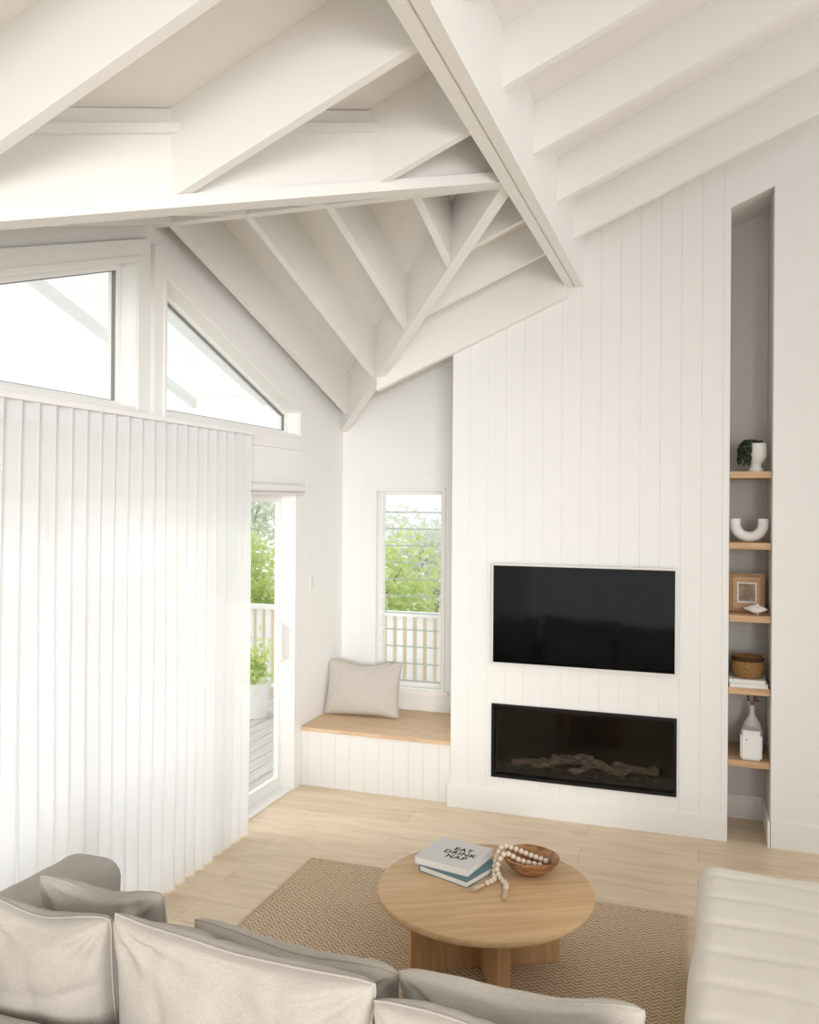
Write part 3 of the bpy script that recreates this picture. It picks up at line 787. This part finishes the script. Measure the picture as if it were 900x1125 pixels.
# ------------------------------------------------------------------ sofa
SX0, SX1 = -2.47, -.10
t = thing('sofa', 'long grey linen sofa seen from behind, facing the fireplace wall', 'sofa', (-1.25, 2.4, 0))
def soft(seed, amp, f=3.):
    return lambda P, d: P+d*amp*(noise.noise(P*f+Vector((seed, 0, 0)))+.5*noise.noise(P*f*2.7+Vector((seed, 3, 0))))
b = nb(); rbox(b, ((SX0+SX1)/2, 2.40, .20), ((SX1-SX0)/2-.01, .47, .12), .03, (30, 14, 6), soft(1, .004)); obj('base', b, M['linen_sofa'], t, True, ang=180)
b = nb(); rbox(b, ((SX0+SX1)/2, 2.00, .36), ((SX1-SX0)/2, .10, .27), .06, (44, 12, 14), soft(2, .008)); obj('backrest', b, M['linen_sofa'], t, True, ang=180)
b = nb(); rbox(b, (-2.335, 2.43, .43), (.145, .50, .325), .09, (16, 30, 18), soft(3, .012)); obj('armrest', b, M['linen_sofa'], t, True, ang=180)
for k, (a, c_) in enumerate(((-2.18, -1.10), (-1.09, -.11))):
    b = nb(); rbox(b, ((a+c_)/2, 2.50, .36), ((c_-a)/2, .38, .075), .045, (26, 20, 8), soft(4+k, .006)); obj('seat_cushion', b, M['linen_sofa'], t, True, ang=180)
for x in (SX0+.1, SX1-.1):
    for y in (2.0, 2.8):
        b = nb(); box(b, x-.03, x+.03, y-.03, y+.03, 0, .09); obj('leg', b, M['oakleg'], t)
G = 'back cushions along the sofa'
cushion('back_cushion', 'grey linen back cushion nearest the sofa arm, at bottom left of the photo', 'cushion', (-1.97, 2.26, .44), .05, .16, .48, .48, .24, M['linen'], 11, .022, G, .03, .05, .34)
cushion('back_cushion', 'large grey linen back cushion in the middle of the sofa', 'cushion', (-1.275, 2.255, .44), -.03, .18, .87, .49, .26, M['linen'], 12, .025, G, .05, .06, .34)
cushion('back_cushion', 'grey linen back cushion cut off by the bottom edge, nearest the pale chaise', 'cushion', (-.46, 2.22, .44), -.02, .18, .74, .435, .25, M['linen'], 13, .023, G, 0, .06, .34)
G = 'scatter cushions in front of the back cushions'
cushion('scatter_cushion', 'grey linen scatter cushion showing its top edge just behind the sofa arm', 'cushion', (-1.96, 2.55, .44), .04, .26, .50, .45, .19, M['linen'], 14, .018, G, .02)
cushion('scatter_cushion', 'beige linen scatter cushion peeking over the large middle back cushion', 'cushion', (-1.23, 2.58, .435), -.05, .34, .74, .375, .20, M['linen2'], 15, .018, G, .03, .05, .36)
cushion('scatter_cushion', 'beige linen scatter cushion nearest the pale chaise, in front of the cut-off cushion', 'cushion', (-.50, 2.56, .435), .06, .34, .72, .385, .20, M['linen2'], 16, .018, G, 0, .05, .36)

# chaise
t = thing('chaise_lounge', 'linen chaise, lit tone painted in, with soft channelled mattress top at right of the rug', 'chaise', (.475, 3.1, 0))
b = nb(); rbox(b, (.48, 3.15, .19), (.49, 1.15, .10), .03, (16, 40, 6), soft(21, .004)); obj('base', b, M['linen_lit'], t, True, ang=180)
def chd(P, d):
    P = P+d*.010*(noise.noise(P*2.6)+.5*noise.noise(P*5))
    if d.z > .2:
        k = 0
        for q in range(9):
            yy = 2.3+q*.235; k += math.exp(-((P.y-yy-.03*noise.noise(Vector((P.x*3, yy, 0))))/.026)**2)*(.5+.4*noise.noise(Vector((P.x*4, yy, 4))))
        for xx in (.30, .64): k += math.exp(-((P.x-xx-.02*noise.noise(Vector((P.y*3, xx, 0))))/.024)**2)*(.2+.4*noise.noise(Vector((xx, P.y*4, 4))))
        P.z -= .012*max(0, min(1.2, k))*d.z
    return P
b = nb(); rbox(b, (.475, 3.17, .385), (.515, 1.16, .105), .085, (70, 170, 10), chd); obj('mattress_top', b, M['linen_lit'], t, True, ang=180)
for x in (.1, .88):
    for y in (2.1, 4.2):
        b = nb(); box(b, x-.03, x+.03, y-.03, y+.03, 0, .1); obj('leg', b, M['oakleg'], t)
t.rotation_euler = (0, 0, -.038)

# ------------------------------------------------------------------ outside
bm = nb()
x = -8.0
while x < -.4:
    y0 = -1 if x < -3.2 else 6.97
    box(bm, x, x+.132, y0, 8.95, -.09, -.06); x += .14
struct('floor_deck', bm, M['deck'])
bm = nb(); box(bm, -22, 12, 8.9, 32, -.85, -.8); box(bm, -22, -8.1, -6, 8.9, -.85, -.8); tag(struct('ground', bm, M['grass']), 'green lawn beyond the deck', 'lawn')
t = thing('balustrade', 'white picket balustrade at the far edge of the deck outside the windows', 'balustrade', (-3.5, 8.8, -.06))
b = nb(); box(b, -8.0, -.6, 8.76, 8.84, .95, 1.0); obj('top_rail', b, M['extwhite'], t)
b = nb(); box(b, -8.0, -.6, 8.78, 8.82, .06, .12); obj('bottom_rail', b, M['extwhite'], t)
x = -5.4; first = None
while x < -1.2:
    if first is None:
        b = nb(); box(b, x-.033, x+.033, 8.785, 8.815, .12, .95); first = obj('picket', b, M['extwhite'], t); x0 = x
    else:
        o = first.copy(); C.objects.link(o); o.parent = t; o.location = (x-x0, 0, 0)
    x += .115
for x in (-5.7, -3.55, -.7):
    b = nb(); box(b, x-.045, x+.045, 8.755, 8.845, -.06, 1.03); obj('post', b, M['extwhite'], t)
b = nb()
x = -9
while x < .5:
    box(b, x, x+.14, 10.4, 10.43, -.8, .78); x += .148
tag(obj('garden_fence', b, M['fence']), 'tan paling fence behind the white balustrade outside', 'fence')

def tree(label, x, y, z, r, hz, m, n, ls, group='garden trees'):
    t = thing('tree', label, 'tree', (x, y, -.8), 0, group)
    b = nb()
    cl = [(Vector((x, y, z))+Vector((random.uniform(-1, 1)*r*.7, random.uniform(-1, 1)*r*.5, random.uniform(-1, 1)*hz*.75)), random.uniform(.35, .6)*r) for _ in range(20)]
    for k in range(n):
        c_, cr = random.choice(cl)
        d = Vector((random.gauss(0, 1), random.gauss(0, 1), random.gauss(0, 1))).normalized()*cr*random.uniform(.45, 1.0); p = c_+d
        a = Vector((random.uniform(-1, 1), random.uniform(-1, 1), random.uniform(-.5, .9))).normalized(); w = a.cross(Vector((random.random(), random.random(), random.random()))).normalized()
        l = ls*random.uniform(.7, 1.3)
        vv = [b.verts.new(p-a*l*.5), b.verts.new(p+w*l*.3), b.verts.new(p+a*l*.5), b.verts.new(p-w*l*.3)]; b.faces.new(vv)
    obj('foliage', b, m, t)
    b = nb(); tube(b, [(x, y, -.8), (x+.05, y, z-hz*.4), (x-.05, y, z+hz*.5)], [.11, .08, .03], 8)
    for k in range(5):
        c_, _ = cl[k]; tube(b, [(x, y, z-hz*.3), c_], [.04, .012], 6)
    obj('trunk', b, M['bark'], t, True)
tree('bright green bushy tree filling the lower louvre window view', -4.7, 12.2, .8, 1.05, .75, M['leaf_a'], 5200, .12)
tree('mid green tree at the right side of the louvre window view', -3.2, 15.0, .8, 1.25, .7, M['leaf_b'], 3600, .14)
tree('green tree seen through the glass of the sliding door', -6.9, 11.6, .9, 1.0, .9, M['leaf_a'], 4800, .12)
tree('tall green tree with haze painted in, standing farthest back behind the door view', -9.2, 16.2, 1.7, 1.5, .9, M['leaf_c'], 3000, .16)
tree('green tree with haze painted in, farther back behind the louvre window view', -5.7, 18.5, 1.0, 1.8, .6, M['leaf_c'], 2600, .18)
# potted plant on the deck
X0, Y0 = -4.42, 7.95
t = thing('potted_shrub', 'leafy green shrub in a white pot on the deck outside the door', 'potted plant', (X0, Y0, -.06))
b = nb(); lathe(b, [(0, 0), (.13, 0), (.17, .34), (.18, .36), (.155, .36), (.14, .31), (0, .3)], (X0, Y0, -.06), 28); obj('pot', b, M['extwhite'], t, True)
b = nb()
for k in range(380):
    p = Vector((X0, Y0, .48))+Vector((random.gauss(0, .10), random.gauss(0, .10), random.gauss(0, .12)))
    a = Vector((random.uniform(-1, 1), random.uniform(-1, 1), random.uniform(-.2, 1))).normalized(); w = a.cross(Vector((.3, .5, random.random()))).normalized(); l = random.uniform(.06, .10)
    b.faces.new([b.verts.new(p-a*l*.5), b.verts.new(p+w*l*.28), b.verts.new(p+a*l*.5), b.verts.new(p-w*l*.28)])
for k in range(7): tube(b, [(X0, Y0, .24), (X0+random.uniform(-.12, .12), Y0+random.uniform(-.12, .12), .56)], .006, 5)
obj('foliage', b, M['leaf_a'], t)
# porch roof outside the clerestory
t = thing('porch_roof', 'white pitched porch roof seen through the clerestory windows', 'roof', (-3.8, RY, 3))
for sg in (1, -1):
    b = nb(); ye = RY+sg*2.9
    prism(b, [(XL-.16, RY, ZR+.02), (XL-.16, ye, ZR+.02-2.9*PB), (XL-1.7, ye, ZR+.02-2.9*PB), (XL-1.7, RY, ZR+.02)], (0, 0, .012)); obj('roof_panel', b, M['glow_roof'], t)
    for x in (-3.75, -4.5):
        b = nb(); prism(b, [(x, RY, ZR-.07), (x, ye, ZR-.07-2.9*PB), (x, ye, ZR+.015-2.9*PB), (x, RY, ZR+.015)], (-.05, 0, 0)); obj('rafter', b, M['glow_roof'], t)

# ------------------------------------------------------------------ light
w = bpy.data.worlds.new('daylight'); SC.world = w; w.use_nodes = True
bg = w.node_tree.nodes['Background']; bg.inputs[0].default_value = (.99, .99, .985, 1); bg.inputs[1].default_value = 1.17
def light(kind, name, loc, target, energy, **k):
    l = bpy.data.lights.new(name, kind); l.energy = energy
    for a, v in k.items(): setattr(l, a, v)
    o = bpy.data.objects.new(name, l); C.objects.link(o); o.location = loc
    o.rotation_euler = (Vector(target)-Vector(loc)).to_track_quat('-Z', 'Y').to_euler(); return o
light('SUN', 'hazy_sun', (-8, 2, 7), (0, 4, 0), 1.15, angle=math.radians(35), color=(1, .985, .97))
light('AREA', 'room_fill', (1.4, -2.8, 2.2), (-3.4, 6.6, 1.2), 40, size=2.0, spread=math.radians(48), color=(1, .985, .96))
SC.view_settings.view_transform = 'Standard'
SC.view_settings.exposure = 0

# ------------------------------------------------------------------ camera
F = 938.0
cam = bpy.data.cameras.new('camera'); co = bpy.data.objects.new('camera', cam); C.objects.link(co)
cam.sensor_fit = 'VERTICAL'; cam.sensor_height = 36; cam.lens = 36*F/1125; cam.shift_y = -11.5/1125
th = math.atan(320/F)
mm = Matrix.Translation((0, 0, 2.2)) @ Matrix.Rotation(th, 4, 'Z') @ Matrix.Rotation(PI/2, 4, 'X') @ Matrix.Rotation(.0068, 4, 'Z')
co.matrix_world = mm
SC.camera = co
